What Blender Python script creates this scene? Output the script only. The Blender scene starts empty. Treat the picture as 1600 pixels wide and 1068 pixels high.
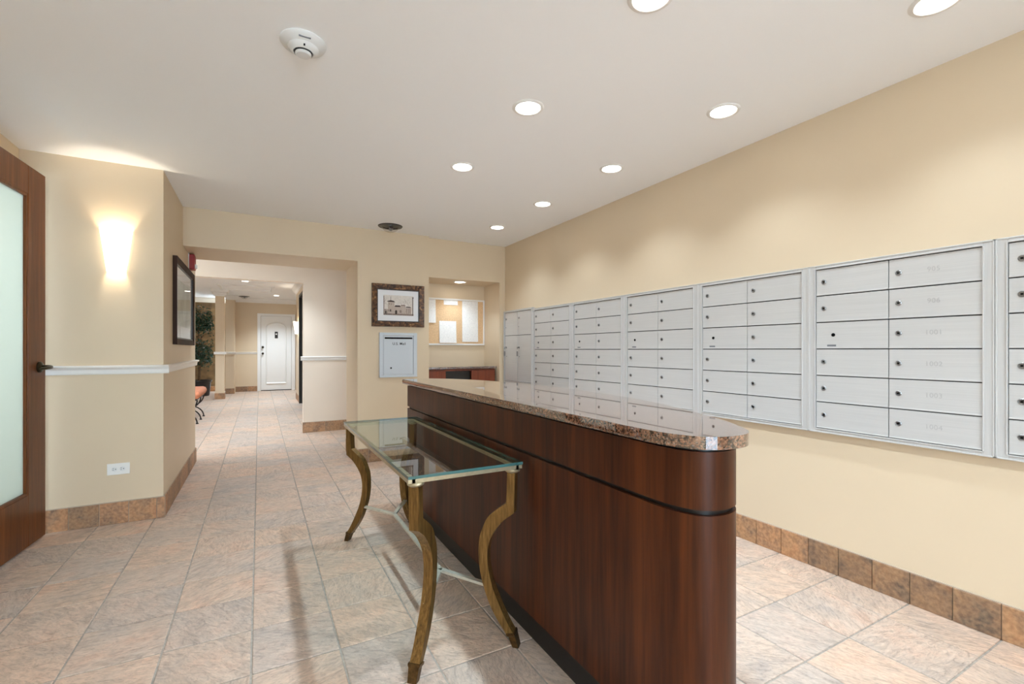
import bpy, bmesh, math, random
from mathutils import Vector, Matrix
random.seed(7)
S = bpy.context.scene
COL = S.collection
H = 2.4255                      # lobby ceiling height

# ------------------------------------------------------------------ camera
cam_d = bpy.data.cameras.new('camera')
cam = bpy.data.objects.new('camera', cam_d); COL.objects.link(cam)
cam_d.sensor_width = 36.0
cam_d.lens = 724.68 / 1600 * 36.0
cam_d.shift_y = 12.18 / 1600
cam_d.clip_start = 0.02
cam.location = (0, 0, 1.1692)
cam.rotation_euler = (math.radians(90), 0, math.radians(-28.579))
S.camera = cam

# ------------------------------------------------------------------ world, exposure
W = bpy.data.worlds.new('daylight'); S.world = W
W.use_nodes = True
bg = W.node_tree.nodes['Background']
bg.inputs['Color'].default_value = (0.71, 0.865, 1.0, 1)
bg.inputs['Strength'].default_value = 8.0
S.view_settings.view_transform = 'Standard'
S.view_settings.look = 'None'
S.view_settings.exposure = 0.7
S.view_settings.gamma = 1.0
S.view_settings.use_curve_mapping = False
S.cycles.use_denoising = True
S.cycles.max_bounces = 8
S.cycles.diffuse_bounces = 5
S.cycles.glossy_bounces = 3
S.cycles.transparent_max_bounces = 8
S.cycles.sample_clamp_indirect = 6.0
DOWNLIGHT_W = 52.0
DOWN_COL = (0.745, 0.88, 1.0)

# ------------------------------------------------------------------ materials
def lin(c):
    return tuple(((v / 255) / 12.92 if v / 255 <= 0.04045 else ((v / 255 + 0.055) / 1.055) ** 2.4) for v in c) + (1,)

class NT:
    def __init__(s, name):
        s.m = bpy.data.materials.new(name); s.m.use_nodes = True
        s.t = s.m.node_tree; s.b = s.t.nodes['Principled BSDF']; s.out = s.t.nodes['Material Output']
    def n(s, kind, **kw):
        x = s.t.nodes.new(kind)
        for k, v in kw.items():
            if k in x.inputs: x.inputs[k].default_value = v
            else: setattr(x, k, v)
        return x
    def l(s, a, b): s.t.links.new(a, b)
    def ramp(s, fac, stops, interp='LINEAR'):
        r = s.n('ShaderNodeValToRGB'); e = r.color_ramp.elements; r.color_ramp.interpolation = interp
        while len(e) < len(stops): e.new(0.5)
        for i, (p, c) in enumerate(stops): e[i].position = p; e[i].color = c
        s.l(fac, r.inputs['Fac']); return r.outputs['Color']
    def mix(s, fac, a, b, mode='MIX'):
        x = s.n('ShaderNodeMix', data_type='RGBA', blend_type=mode)
        for sock, v in ((x.inputs['Factor'], fac), (x.inputs['A'], a), (x.inputs['B'], b)):
            pass
        ins = [x.inputs[0], x.inputs[6], x.inputs[7]]
        for sock, v in zip(ins, (fac, a, b)):
            if isinstance(v, (tuple, float, int)): sock.default_value = v
            else: s.l(v, sock)
        return x.outputs[2]
    def bump(s, h, strength, dist):
        b = s.n('ShaderNodeBump'); b.inputs['Strength'].default_value = strength; b.inputs['Distance'].default_value = dist
        s.l(h, b.inputs['Height']); s.l(b.outputs['Normal'], s.b.inputs['Normal'])

def plain(name, c, rough=0.5, metal=0.0, spec=0.5, noise=0.0, nscale=30, bump=0.0):
    k = NT(name); k.b.inputs['Roughness'].default_value = rough
    k.b.inputs['Metallic'].default_value = metal; k.b.inputs['Specular IOR Level'].default_value = spec
    k.b.inputs['Base Color'].default_value = lin(c)
    if noise or bump:
        g = k.n('ShaderNodeNewGeometry'); nz = k.n('ShaderNodeTexNoise', Scale=nscale, Detail=4.0)
        k.l(g.outputs['Position'], nz.inputs['Vector'])
        if noise:
            d = tuple(max(0, v * (1 - noise)) for v in c); u = tuple(min(255, v * (1 + noise)) for v in c)
            k.l(k.ramp(nz.outputs['Fac'], [(0.3, lin(d)), (0.7, lin(u))]), k.b.inputs['Base Color'])
        if bump: k.bump(nz.outputs['Fac'], bump, 0.002)
    return k.m

def emissive(name, c, strength):
    k = NT(name); k.b.inputs['Base Color'].default_value = lin(c)
    k.b.inputs['Emission Color'].default_value = lin(c); k.b.inputs['Emission Strength'].default_value = strength
    return k.m

TS = 0.3048; GX = -0.636; GY = 2.2224
def tile_mat():
    k = NT('slate_floor_tile')
    g = k.n('ShaderNodeNewGeometry')
    sub = k.n('ShaderNodeVectorMath', operation='SUBTRACT'); sub.inputs[1].default_value = (GX, GY, 0)
    k.l(g.outputs['Position'], sub.inputs[0])
    sc = k.n('ShaderNodeVectorMath', operation='MULTIPLY'); sc.inputs[1].default_value = (1 / TS, 1 / TS, 0)
    k.l(sub.outputs[0], sc.inputs[0])
    fl = k.n('ShaderNodeVectorMath', operation='FLOOR'); k.l(sc.outputs[0], fl.inputs[0])
    wn = k.n('ShaderNodeTexWhiteNoise', noise_dimensions='3D'); k.l(fl.outputs[0], wn.inputs['Vector'])
    ang = k.n('ShaderNodeMath', operation='MULTIPLY'); ang.inputs[1].default_value = 8.0; k.l(wn.outputs['Value'], ang.inputs[0])
    ang2 = k.n('ShaderNodeMath', operation='SUBTRACT'); ang2.inputs[1].default_value = 0.25; k.l(ang.outputs[0], ang2.inputs[0])
    rot = k.n('ShaderNodeVectorRotate', rotation_type='Z_AXIS'); k.l(sub.outputs[0], rot.inputs['Vector']); k.l(ang2.outputs[0], rot.inputs['Angle'])
    of = k.n('ShaderNodeVectorMath', operation='MULTIPLY_ADD'); of.inputs[1].default_value = (9, 9, 9)
    k.l(wn.outputs['Color'], of.inputs[0]); k.l(rot.outputs[0], of.inputs[2])
    st = k.n('ShaderNodeVectorMath', operation='MULTIPLY'); st.inputs[1].default_value = (8.0, 26.0, 8.0); k.l(of.outputs[0], st.inputs[0])
    rip = k.n('ShaderNodeTexNoise', Scale=1.5, Detail=6.0, Roughness=0.6, Distortion=1.3); k.l(st.outputs[0], rip.inputs['Vector'])
    big = k.n('ShaderNodeTexNoise', Scale=5.0, Detail=4.0, Roughness=0.6); k.l(of.outputs[0], big.inputs['Vector'])
    fine = k.n('ShaderNodeTexNoise', Scale=60.0, Detail=3.0); k.l(of.outputs[0], fine.inputs['Vector'])
    c1 = k.ramp(big.outputs['Fac'], [(0.28, lin((158, 154, 152))), (0.45, lin((194, 178, 164))), (0.58, lin((212, 188, 170))), (0.72, lin((218, 178, 152)))])
    c2 = k.ramp(rip.outputs['Fac'], [(0.33, lin((160, 147, 138))), (0.5, lin((208, 192, 178))), (0.68, lin((226, 212, 198)))])
    c = k.mix(0.5, c1, c2)
    st2 = k.n('ShaderNodeVectorMath', operation='MULTIPLY'); st2.inputs[1].default_value = (14.0, 30.0, 14.0); k.l(of.outputs[0], st2.inputs[0])
    wr = k.n('ShaderNodeTexNoise', Scale=1.6, Detail=7.0, Roughness=0.68, Distortion=2.2); k.l(st2.outputs[0], wr.inputs['Vector'])
    c = k.mix(1.0, c, k.ramp(wr.outputs['Fac'], [(0.34, (0.74, 0.73, 0.72, 1)), (0.5, (0.97, 0.97, 0.97, 1)), (0.66, (1.1, 1.09, 1.08, 1))]), 'MULTIPLY')
    tint = k.ramp(wn.outputs['Value'], [(0.0, (0.94, 0.94, 0.96, 1)), (0.5, (1.04, 0.98, 0.94, 1)), (1.0, (1.12, 1.0, 0.91, 1))])
    c = k.mix(1.0, c, tint, 'MULTIPLY')
    k.l(c, k.b.inputs['Base Color'])
    add = k.n('ShaderNodeMath', operation='MULTIPLY_ADD'); add.inputs[1].default_value = 0.25
    k.l(fine.outputs['Fac'], add.inputs[0]); ad2 = k.n('ShaderNodeMath', operation='MULTIPLY_ADD'); ad2.inputs[1].default_value = 0.8
    k.l(wr.outputs['Fac'], ad2.inputs[0]); k.l(rip.outputs['Fac'], ad2.inputs[2]); k.l(ad2.outputs[0], add.inputs[2])
    k.bump(add.outputs[0], 0.75, 0.006)
    k.l(k.ramp(rip.outputs['Fac'], [(0.3, (0.5, 0.5, 0.5, 1)), (0.7, (0.33, 0.33, 0.33, 1))]), k.b.inputs['Roughness'])
    return k.m

def base_tile_mat():
    k = NT('rust_slate_skirting')
    g = k.n('ShaderNodeNewGeometry'); oi = k.n('ShaderNodeObjectInfo')
    of = k.n('ShaderNodeVectorMath', operation='MULTIPLY_ADD'); of.inputs[1].default_value = (13, 7, 5)
    k.l(oi.outputs['Random'], of.inputs[0]); k.l(g.outputs['Position'], of.inputs[2])
    nz = k.n('ShaderNodeTexNoise', Scale=9.0, Detail=6.0, Roughness=0.65, Distortion=0.8); k.l(of.outputs[0], nz.inputs['Vector'])
    f2 = k.n('ShaderNodeTexNoise', Scale=55.0, Detail=4.0); k.l(of.outputs[0], f2.inputs['Vector'])
    c = k.ramp(nz.outputs['Fac'], [(0.3, lin((96, 88, 80))), (0.45, lin((152, 118, 92))), (0.58, lin((180, 138, 100))), (0.72, lin((168, 114, 80)))])
    c = k.mix(0.35, c, k.ramp(f2.outputs['Fac'], [(0.35, lin((106, 84, 68))), (0.65, lin((204, 168, 130)))]))
    tint = k.ramp(oi.outputs['Random'], [(0, (0.66, 0.66, 0.68, 1)), (0.5, (0.98, 0.95, 0.9, 1)), (1, (1.15, 1.02, 0.92, 1))])
    k.l(k.mix(1.0, c, tint, 'MULTIPLY'), k.b.inputs['Base Color'])
    k.b.inputs['Roughness'].default_value = 0.5
    k.bump(nz.outputs['Fac'], 0.4, 0.004)
    return k.m

def wood_mat(name, dark, mid, light, rough=0.3, coat=0.3, axis='Z', freq=1.0):
    k = NT(name)
    g = k.n('ShaderNodeNewGeometry')
    sc = {'Z': (11, 11, 0.55), 'Y': (11, 0.55, 11), 'X': (0.55, 11, 11)}[axis]
    mp = k.n('ShaderNodeVectorMath', operation='MULTIPLY'); mp.inputs[1].default_value = tuple(v * freq for v in sc); k.l(g.outputs['Position'], mp.inputs[0])
    a = k.n('ShaderNodeTexNoise', Scale=1.0, Detail=6.0, Roughness=0.6, Distortion=0.6); k.l(mp.outputs[0], a.inputs['Vector'])
    mp2 = k.n('ShaderNodeVectorMath', operation='MULTIPLY'); mp2.inputs[1].default_value = tuple(v * freq * 7 for v in sc); k.l(g.outputs['Position'], mp2.inputs[0])
    b = k.n('ShaderNodeTexNoise', Scale=1.0, Detail=3.0); k.l(mp2.outputs[0], b.inputs['Vector'])
    c = k.ramp(a.outputs['Fac'], [(0.3, lin(dark)), (0.5, lin(mid)), (0.72, lin(light))])
    c = k.mix(0.25, c, k.ramp(b.outputs['Fac'], [(0.35, lin(dark)), (0.65, lin(light))]))
    k.l(c, k.b.inputs['Base Color'])
    k.b.inputs['Roughness'].default_value = rough
    k.b.inputs['Specular IOR Level'].default_value = 0.22; k.b.inputs['Coat Weight'].default_value = coat; k.b.inputs['Coat Roughness'].default_value = 0.15
    return k.m

def granite_mat():
    k = NT('polished_brown_granite')
    g = k.n('ShaderNodeNewGeometry')
    v = k.n('ShaderNodeTexVoronoi', Scale=210.0); k.l(g.outputs['Position'], v.inputs['Vector'])
    nz = k.n('ShaderNodeTexNoise', Scale=110.0, Detail=3.0, Roughness=0.6); k.l(g.outputs['Position'], nz.inputs['Vector'])
    sep = k.n('ShaderNodeSeparateColor'); k.l(v.outputs['Color'], sep.inputs[0])
    c = k.ramp(sep.outputs[0], [(0.0, lin((28, 24, 24))), (0.34, lin((52, 42, 38))), (0.4, lin((128, 88, 66))), (0.7, lin((160, 116, 90))), (0.92, lin((140, 122, 112)))], 'CONSTANT')
    c = k.mix(0.45, c, k.ramp(nz.outputs['Fac'], [(0.42, lin((36, 30, 29))), (0.6, lin((150, 112, 90)))]))
    k.l(c, k.b.inputs['Base Color'])
    k.b.inputs['Roughness'].default_value = 0.05; k.b.inputs['Coat Weight'].default_value = 1.0; k.b.inputs['Coat IOR'].default_value = 1.9; k.b.inputs['Coat Roughness'].default_value = 0.02
    return k.m

def pane_mat(name, tint, ior=1.5, rough=0.0):
    """thin clear sheet: light goes straight through, the face reflects by Fresnel"""
    k = NT(name); k.t.nodes.remove(k.b)
    tr = k.n('ShaderNodeBsdfTransparent'); tr.inputs[0].default_value = tint
    gl = k.n('ShaderNodeBsdfGlossy'); gl.inputs['Roughness'].default_value = rough
    fr = k.n('ShaderNodeFresnel'); fr.inputs['IOR'].default_value = ior
    ge = k.n('ShaderNodeNewGeometry'); inv = k.n('ShaderNodeMath', operation='SUBTRACT'); inv.inputs[0].default_value = 1.0; k.l(ge.outputs['Backfacing'], inv.inputs[1])
    mu = k.n('ShaderNodeMath', operation='MULTIPLY'); k.l(fr.outputs[0], mu.inputs[0]); k.l(inv.outputs[0], mu.inputs[1])
    mx = k.n('ShaderNodeMixShader'); k.l(mu.outputs[0], mx.inputs[0]); k.l(tr.outputs[0], mx.inputs[1]); k.l(gl.outputs[0], mx.inputs[2])
    k.l(mx.outputs[0], k.out.inputs[0]); return k.m

def frosted_mat():
    k = NT('frosted_glass'); k.t.nodes.remove(k.b)
    tl = k.n('ShaderNodeBsdfTranslucent'); tl.inputs[0].default_value = lin((206, 207, 197))
    gl = k.n('ShaderNodeBsdfGlossy'); gl.inputs['Roughness'].default_value = 0.25
    mx = k.n('ShaderNodeMixShader'); mx.inputs[0].default_value = 0.06
    k.l(tl.outputs[0], mx.inputs[1]); k.l(gl.outputs[0], mx.inputs[2]); k.l(mx.outputs[0], k.out.inputs[0]); return k.m

def brushed(name, c, rough, metal, sc=(4, 4, 260), var=0.06):
    k = NT(name); g = k.n('ShaderNodeNewGeometry')
    mp = k.n('ShaderNodeVectorMath', operation='MULTIPLY'); mp.inputs[1].default_value = sc; k.l(g.outputs['Position'], mp.inputs[0])
    nz = k.n('ShaderNodeTexNoise', Scale=1.0, Detail=4.0); k.l(mp.outputs[0], nz.inputs['Vector'])
    d = tuple(v * (1 - var) for v in c); u = tuple(min(255, v * (1 + var)) for v in c)
    k.l(k.ramp(nz.outputs['Fac'], [(0.3, lin(d)), (0.7, lin(u))]), k.b.inputs['Base Color'])
    k.b.inputs['Roughness'].default_value = rough; k.b.inputs['Metallic'].default_value = metal
    return k.m

def paper_mat():
    k = NT('printed_notice'); g = k.n('ShaderNodeNewGeometry')
    sep = k.n('ShaderNodeSeparateXYZ'); k.l(g.outputs['Position'], sep.inputs[0])
    m1 = k.n('ShaderNodeMath', operation='MULTIPLY'); m1.inputs[1].default_value = 55; k.l(sep.outputs['Z'], m1.inputs[0])
    m2 = k.n('ShaderNodeMath', operation='FRACT'); k.l(m1.outputs[0], m2.inputs[0])
    nz = k.n('ShaderNodeTexNoise', Scale=90.0); k.l(g.outputs['Position'], nz.inputs['Vector'])
    mm = k.n('ShaderNodeMath', operation='MULTIPLY'); k.l(m2.outputs[0], mm.inputs[0]); k.l(nz.outputs['Fac'], mm.inputs[1])
    k.l(k.ramp(mm.outputs[0], [(0.38, lin((244, 242, 238))), (0.46, lin((214, 214, 216)))]), k.b.inputs['Base Color'])
    k.b.inputs['Roughness'].default_value = 0.8; return k.m

def frame_mat():
    k = NT('mottled_bronze_frame'); g = k.n('ShaderNodeNewGeometry')
    nz = k.n('ShaderNodeTexNoise', Scale=26.0, Detail=5.0, Distortion=1.0); k.l(g.outputs['Position'], nz.inputs['Vector'])
    k.l(k.ramp(nz.outputs['Fac'], [(0.35, lin((46, 30, 20))), (0.52, lin((92, 62, 40))), (0.64, lin((130, 92, 56))), (0.75, lin((190, 160, 112)))]), k.b.inputs['Base Color'])
    k.b.inputs['Roughness'].default_value = 0.4; k.b.inputs['Metallic'].default_value = 0.3
    k.bump(nz.outputs['Fac'], 0.5, 0.004); return k.m

def gold_mat():
    k = NT('antique_gold_metal'); g = k.n('ShaderNodeNewGeometry')
    mp = k.n('ShaderNodeVectorMath', operation='MULTIPLY'); mp.inputs[1].default_value = (120, 120, 10); k.l(g.outputs['Position'], mp.inputs[0])
    nz = k.n('ShaderNodeTexNoise', Scale=1.0, Detail=6.0, Roughness=0.65); k.l(mp.outputs[0], nz.inputs['Vector'])
    k.l(k.ramp(nz.outputs['Fac'], [(0.3, lin((86, 62, 32))), (0.55, lin((134, 102, 56))), (0.75, lin((164, 130, 80)))]), k.b.inputs['Base Color'])
    k.b.inputs['Roughness'].default_value = 0.4; k.b.inputs['Metallic'].default_value = 0.7
    return k.m

M = dict(
    wall=plain('beige_wall_paint', (219, 199, 170), 0.42, spec=0.35, noise=0.008, nscale=2, bump=0.0),
    wall2=plain('pale_pink_beige_paint', (224, 208, 190), 0.42, spec=0.35, noise=0.008, nscale=2),
    ceiling=plain('white_ceiling_paint', (248, 248, 248), 0.85, spec=0.2),
    grout=plain('grey_grout', (168, 160, 150), 0.9, noise=0.1, nscale=40),
    grout_dark=plain('skirting_grout', (186, 170, 150), 0.9),
    tile=tile_mat(), btile=base_tile_mat(),
    trim=plain('white_trim_paint', (238, 236, 232), 0.35),
    cherry=wood_mat('dark_cherry_veneer', (34, 14, 6), (66, 31, 13), (98, 50, 22), 0.38, 0.03),
    doorwood=wood_mat('mahogany_door', (74, 37, 15), (106, 58, 25), (134, 78, 38), 0.36, 0.1),
    cabwood=wood_mat('red_brown_cabinet', (106, 52, 34), (130, 66, 44), (150, 80, 54), 0.35, 0.2),
    black=plain('black_laminate', (14, 14, 16), 0.35),
    granite=granite_mat(),
    glass=pane_mat('clear_table_glass', (0.86, 0.93, 0.915, 1), 3.0),
    glass_edge=plain('green_glass_edge', (58, 98, 96), 0.05, spec=0.9),
    clear=pane_mat('clear_glazing', (0.97, 0.98, 0.98, 1), 1.45),
    frost=frosted_mat(),
    picglass=pane_mat('picture_glass', (0.97, 0.98, 0.98, 1), 1.2),
    gold=gold_mat(),
    railm=brushed('champagne_metal_rail', (188, 176, 146), 0.3, 0.75, (60, 60, 60), 0.05),
    stretch=brushed('pale_silver_gold_bar', (206, 202, 188), 0.35, 0.55, (60, 60, 60), 0.05),
    footm=plain('dark_bronze_cap', (88, 66, 38), 0.4, 0.8, noise=0.25, nscale=60),
    alu=brushed('brushed_aluminium_door', (207, 205, 202), 0.42, 0.2, (3, 3, 300), 0.02),
    aluf=brushed('aluminium_frame', (205, 203, 200), 0.42, 0.2, (3, 300, 3), 0.02),
    gap=plain('dark_gap', (52, 54, 56), 0.8),
    chrome=plain('lock_chrome', (150, 150, 150), 0.3, 0.9),
    hole=plain('keyhole_black', (14, 14, 15), 0.8, spec=0.1),
    engr=plain('engraved_number', (188, 186, 184), 0.5, 0.2),
    tagd=plain('dark_tag_strip', (120, 122, 126), 0.6),
    mailbox=plain('pale_blue_grey_enamel', (202, 208, 214), 0.4),
    inkd=plain('black_print', (40, 42, 48), 0.7),
    frame=frame_mat(), blackframe=plain('black_bronze_lip', (38, 34, 34), 0.35),
    darkframe=wood_mat('dark_walnut_frame', (30, 18, 12), (50, 30, 20), (74, 46, 30), 0.6, 0.0),
    mat=plain('white_mat_board', (236, 236, 238), 0.8),
    sepia=plain('sepia_print_paper', (222, 214, 206), 0.8, noise=0.04, nscale=60),
    sep1=plain('sepia_ink_dark', (70, 58, 54), 0.8), sep2=plain('sepia_ink_mid', (138, 122, 114), 0.8, noise=0.2, nscale=120),
    sep3=plain('sepia_ink_pale', (190, 174, 162), 0.8, noise=0.08, nscale=120),
    landscape=plain('pale_watercolour', (196, 204, 200), 0.7, noise=0.12, nscale=5),
    cork=plain('tan_cork', (222, 186, 144), 0.9, noise=0.06, nscale=80),
    paper=paper_mat(), whiteplastic=plain('white_plastic', (236, 234, 230), 0.4),
    smoke=plain('detector_white_plastic', (226, 226, 224), 0.45),
    red=plain('red_plastic', (150, 24, 28), 0.35), strobe=plain('strobe_lens', (240, 240, 244), 0.1),
    bronze=plain('oil_rubbed_bronze', (62, 54, 40), 0.28, 0.85),
    lens=emissive('lit_downlight_lens', (255, 250, 240), 9.0),
    shade=emissive('lit_sconce_glass', (255, 246, 228), 2.0),
    dome=pane_mat('clear_dome', (0.9, 0.9, 0.9, 1), 1.45),
    domedark=plain('black_dome_plastic', (26, 26, 28), 0.3),
    brown=plain('brown_stone_wall', (112, 90, 62), 0.7, noise=0.22, nscale=6),
    elev=plain('dark_bronze_panel', (46, 42, 38), 0.4, 0.4),
    leaf=plain('dark_green_leaf', (30, 66, 48), 0.5, noise=0.25, nscale=20),
    bark=plain('ficus_bark', (96, 74, 52), 0.9, noise=0.2), pot=plain('black_planter', (34, 28, 27), 0.35),
    soil=plain('potting_soil', (48, 36, 28), 0.95, noise=0.3),
    orange=plain('orange_upholstery', (206, 132, 98), 0.8, noise=0.08, nscale=30), iron=plain('wrought_iron', (40, 34, 32), 0.45, 0.5),
    concrete=plain('outdoor_concrete', (170, 172, 176), 0.9, noise=0.06, nscale=4),
)

# ------------------------------------------------------------------ mesh helpers
class MB:
    def __init__(s): s.b = bmesh.new()
    def box(s, x0, x1, y0, y1, z0, z1, bev=0.0):
        r = bmesh.ops.create_cube(s.b, size=1.0)['verts']
        for v in r: v.co = Vector(((x0 + x1) / 2 + v.co.x * (x1 - x0), (y0 + y1) / 2 + v.co.y * (y1 - y0), (z0 + z1) / 2 + v.co.z * (z1 - z0)))
        if bev:
            es = list({e for v in r for e in v.link_edges})
            bmesh.ops.bevel(s.b, geom=es, offset=bev, segments=2, affect='EDGES', profile=0.5)
        return s
    def prism(s, pts, z0, z1, bev=0.0):
        lo = [s.b.verts.new((p[0], p[1], z0)) for p in pts]; hi = [s.b.verts.new((p[0], p[1], z1)) for p in pts]
        n = len(pts); s.b.faces.new(hi); s.b.faces.new(lo[::-1])
        for i in range(n): s.b.faces.new((lo[i], lo[(i + 1) % n], hi[(i + 1) % n], hi[i]))
        if bev:
            es = [s.b.edges.get((hi[i], hi[(i + 1) % n])) for i in range(n)] + [s.b.edges.get((lo[i], lo[(i + 1) % n])) for i in range(n)]
            bmesh.ops.bevel(s.b, geom=es, offset=bev, segments=3, affect='EDGES', profile=0.5)
        return s
    def poly(s, pts):
        s.b.faces.new([s.b.verts.new(p) for p in pts]); return s
    def lathe(s, prof, c=(0, 0, 0), n=32, a0=0.0, a1=2 * math.pi, mat=None):
        full = abs(a1 - a0 - 2 * math.pi) < 1e-6; cnt = n if full else n + 1
        rings = []
        for r, z in prof:
            ring = []
            for i in range(cnt):
                a = a0 + (a1 - a0) * i / n
                p = Vector((r * math.cos(a), r * math.sin(a), z))
                if mat: p = mat @ p
                ring.append(s.b.verts.new(p + Vector(c)))
            rings.append(ring)
        for A, B in zip(rings, rings[1:]):
            for i in range(n):
                j = (i + 1) % cnt
                try: s.b.faces.new((A[i], A[j], B[j], B[i]))
                except ValueError: pass
        return s
    def tube(s, pts, r, n=8, cap=True):
        pts = [Vector(p) for p in pts]; rs = r if isinstance(r, (list, tuple)) else [r] * len(pts)
        rings = []; up = None
        for i, p in enumerate(pts):
            d = (pts[min(i + 1, len(pts) - 1)] - pts[max(i - 1, 0)]).normalized()
            if up is None:
                up = Vector((0, 0, 1)) if abs(d.z) < 0.9 else Vector((1, 0, 0))
            u = (up - d * up.dot(d)).normalized(); up = u; w = d.cross(u)
            rings.append([s.b.verts.new(p + (u * math.cos(2 * math.pi * k / n) + w * math.sin(2 * math.pi * k / n)) * rs[i]) for k in range(n)])
        for A, B in zip(rings, rings[1:]):
            for k in range(n): s.b.faces.new((A[k], A[(k + 1) % n], B[(k + 1) % n], B[k]))
        if cap: s.b.faces.new(rings[0][::-1]); s.b.faces.new(rings[-1])
        return s
    def bar(s, a, b, w, hgt):
        """rectangular bar from a to b: w across (horizontal), hgt vertical"""
        a, b = Vector(a), Vector(b); d = (b - a).normalized(); u = Vector((0, 0, 1)).cross(d).normalized(); v = d.cross(u)
        q = [(-1, -1), (1, -1), (1, 1), (-1, 1)]
        A = [s.b.verts.new(a + u * i * w / 2 + v * j * hgt / 2) for i, j in q]; B = [s.b.verts.new(b + u * i * w / 2 + v * j * hgt / 2) for i, j in q]
        s.b.faces.new(A[::-1]); s.b.faces.new(B)
        for k in range(4): s.b.faces.new((A[k], A[(k + 1) % 4], B[(k + 1) % 4], B[k]))
        return s
    def profile(s, prof, a, b, out):
        """sweep a (proud, z) profile straight from a to b on a wall whose outward normal is out"""
        a, b, o = Vector(a), Vector(b), Vector(out)
        A = [s.b.verts.new(a + o * p + Vector((0, 0, z))) for p, z in prof]; B = [s.b.verts.new(b + o * p + Vector((0, 0, z))) for p, z in prof]
        n = len(prof); s.b.faces.new(A); s.b.faces.new(B[::-1])
        for k in range(n): s.b.faces.new((A[k], B[k], B[(k + 1) % n], A[(k + 1) % n]))
        return s
    def mesh(s, name, mat, smooth=None):
        bmesh.ops.recalc_face_normals(s.b, faces=s.b.faces)
        me = bpy.data.meshes.new(name); s.b.to_mesh(me); s.b.free()
        me.materials.append(mat)
        if smooth:
            for p in me.polygons: p.use_smooth = True
            me.set_sharp_from_angle(angle=math.radians(smooth))
        return me

def link(name, data, parent=None, loc=None):
    o = bpy.data.objects.new(name, data); COL.objects.link(o)
    if parent: o.parent = parent
    if loc: o.location = loc
    return o
def obj(name, mb, mat, parent=None, smooth=None, loc=None):
    return link(name, mb.mesh(name, mat, smooth), parent, loc)
def thing(name, label, cat, loc=(0, 0, 0), group=None, kind=None, rotz=0):
    o = link(name, None, None, loc); o.empty_display_size = 0.1; o.rotation_euler.z = rotz
    return tag(o, label, cat, group, kind)
def tag(o, label=None, cat=None, group=None, kind=None):
    if label: o['label'] = label
    if cat: o['category'] = cat
    if group: o['group'] = group
    if kind: o['kind'] = kind
    return o
def struct(name, mb, mat, label, cat, smooth=None):
    return tag(obj(name, mb, mat, None, smooth), label, cat, None, 'structure')
def B(*a, **k): return MB().box(*a, **k)
def text_mesh(txt, size, mat, bold=False):
    c = bpy.data.curves.new('lettering', 'FONT'); c.body = txt; c.size = size; c.align_x = 'CENTER'; c.align_y = 'CENTER'
    c.extrude = 0.0004; c.space_character = 1.05; c.resolution_u = 3
    if bold: c.offset = size * 0.012
    o = bpy.data.objects.new('lettering', c); COL.objects.link(o)
    bpy.context.view_layer.update()
    me = bpy.data.meshes.new_from_object(o.evaluated_get(bpy.context.evaluated_depsgraph_get()))
    bpy.data.objects.remove(o); me.materials.clear(); me.materials.append(mat)
    return me

# ================================================================== SETTING
# floor: grout bed + slate tiles laid on a 30 cm grid
floor = struct('floor', MB().box(-1.44, 2.76, -2.72, 5.85, -0.06, -0.004).box(-3.1, 2.76, 5.85, 16.0, -0.06, -0.004), M['grout'], 'floor of grey, peach and tan slate-look tiles with pale grout', 'floor')
def tile_mesh():
    b = bmesh.new(); a = TS / 2 - 0.0035; c = a - 0.0025
    lo = [b.verts.new((x * a, y * a, -0.008)) for x, y in ((-1, -1), (1, -1), (1, 1), (-1, 1))]
    md = [b.verts.new((x * a, y * a, -0.0018)) for x, y in ((-1, -1), (1, -1), (1, 1), (-1, 1))]
    hi = [b.verts.new((x * c, y * c, 0.0)) for x, y in ((-1, -1), (1, -1), (1, 1), (-1, 1))]
    b.faces.new(hi)
    for P, Q in ((lo, md), (md, hi)):
        for i in range(4): b.faces.new((P[i], P[(i + 1) % 4], Q[(i + 1) % 4], Q[i]))
    me = bpy.data.meshes.new('floor_tile'); b.to_mesh(me); b.free(); me.materials.append(M['tile']); return me
TM = tile_mesh()
def project(x, y):
    s, c = math.sin(math.radians(-28.579)), math.cos(math.radians(-28.579))
    l = x * c + y * s; d = -x * s + y * c
    return (d, 800 + 724.68 * l / d if d > 0.3 else -9999)
cells = []
for i in range(-8, 12):
    for j in range(-16, 45):
        cx, cy = GX + (i + 0.5) * TS, GY + (j + 0.5) * TS
        if cy < 4.25 and cx < -1.5: continue
        if -0.85 > cx and 4.25 < cy < 5.7: continue
        if cx > 1.15 and 5.1 < cy: 
            if not (5.6 < cy < 7.3 and cx < 2.0) and not (cx < 1.75 and cy > 12): continue
        if cx > 1.05 and 7.3 < cy < 12.2: continue
        d, px = project(cx, cy)
        seen = d > 1.35 and -40 < px < 1640 and not (cx > 1.0 and cy > 4.9) and not (cx < -0.75 and 4.1 < cy < 8)
        cells.append(((1 / d ** 2 if seen else 0), cx, cy))
cells.sort(reverse=True)
for k, (w_, cx, cy) in enumerate(cells[:300]):
    link('floor_tile', TM, floor, (cx, cy, random.uniform(-0.0006, 0.0)))
rest = bmesh.new()
for w_, cx, cy in cells[300:]:
    t_ = bmesh.new(); t_.from_mesh(TM); bmesh.ops.translate(t_, verts=t_.verts, vec=(cx, cy, 0))
    m_ = bpy.data.meshes.new('t'); t_.to_mesh(m_); t_.free(); rest.from_mesh(m_); bpy.data.meshes.remove(m_)
me = bpy.data.meshes.new('distant_floor_tiles'); rest.to_mesh(me); rest.free(); me.materials.append(M['tile'])
tag(link('distant_floor_tiles', me, floor), kind='stuff')
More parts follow.
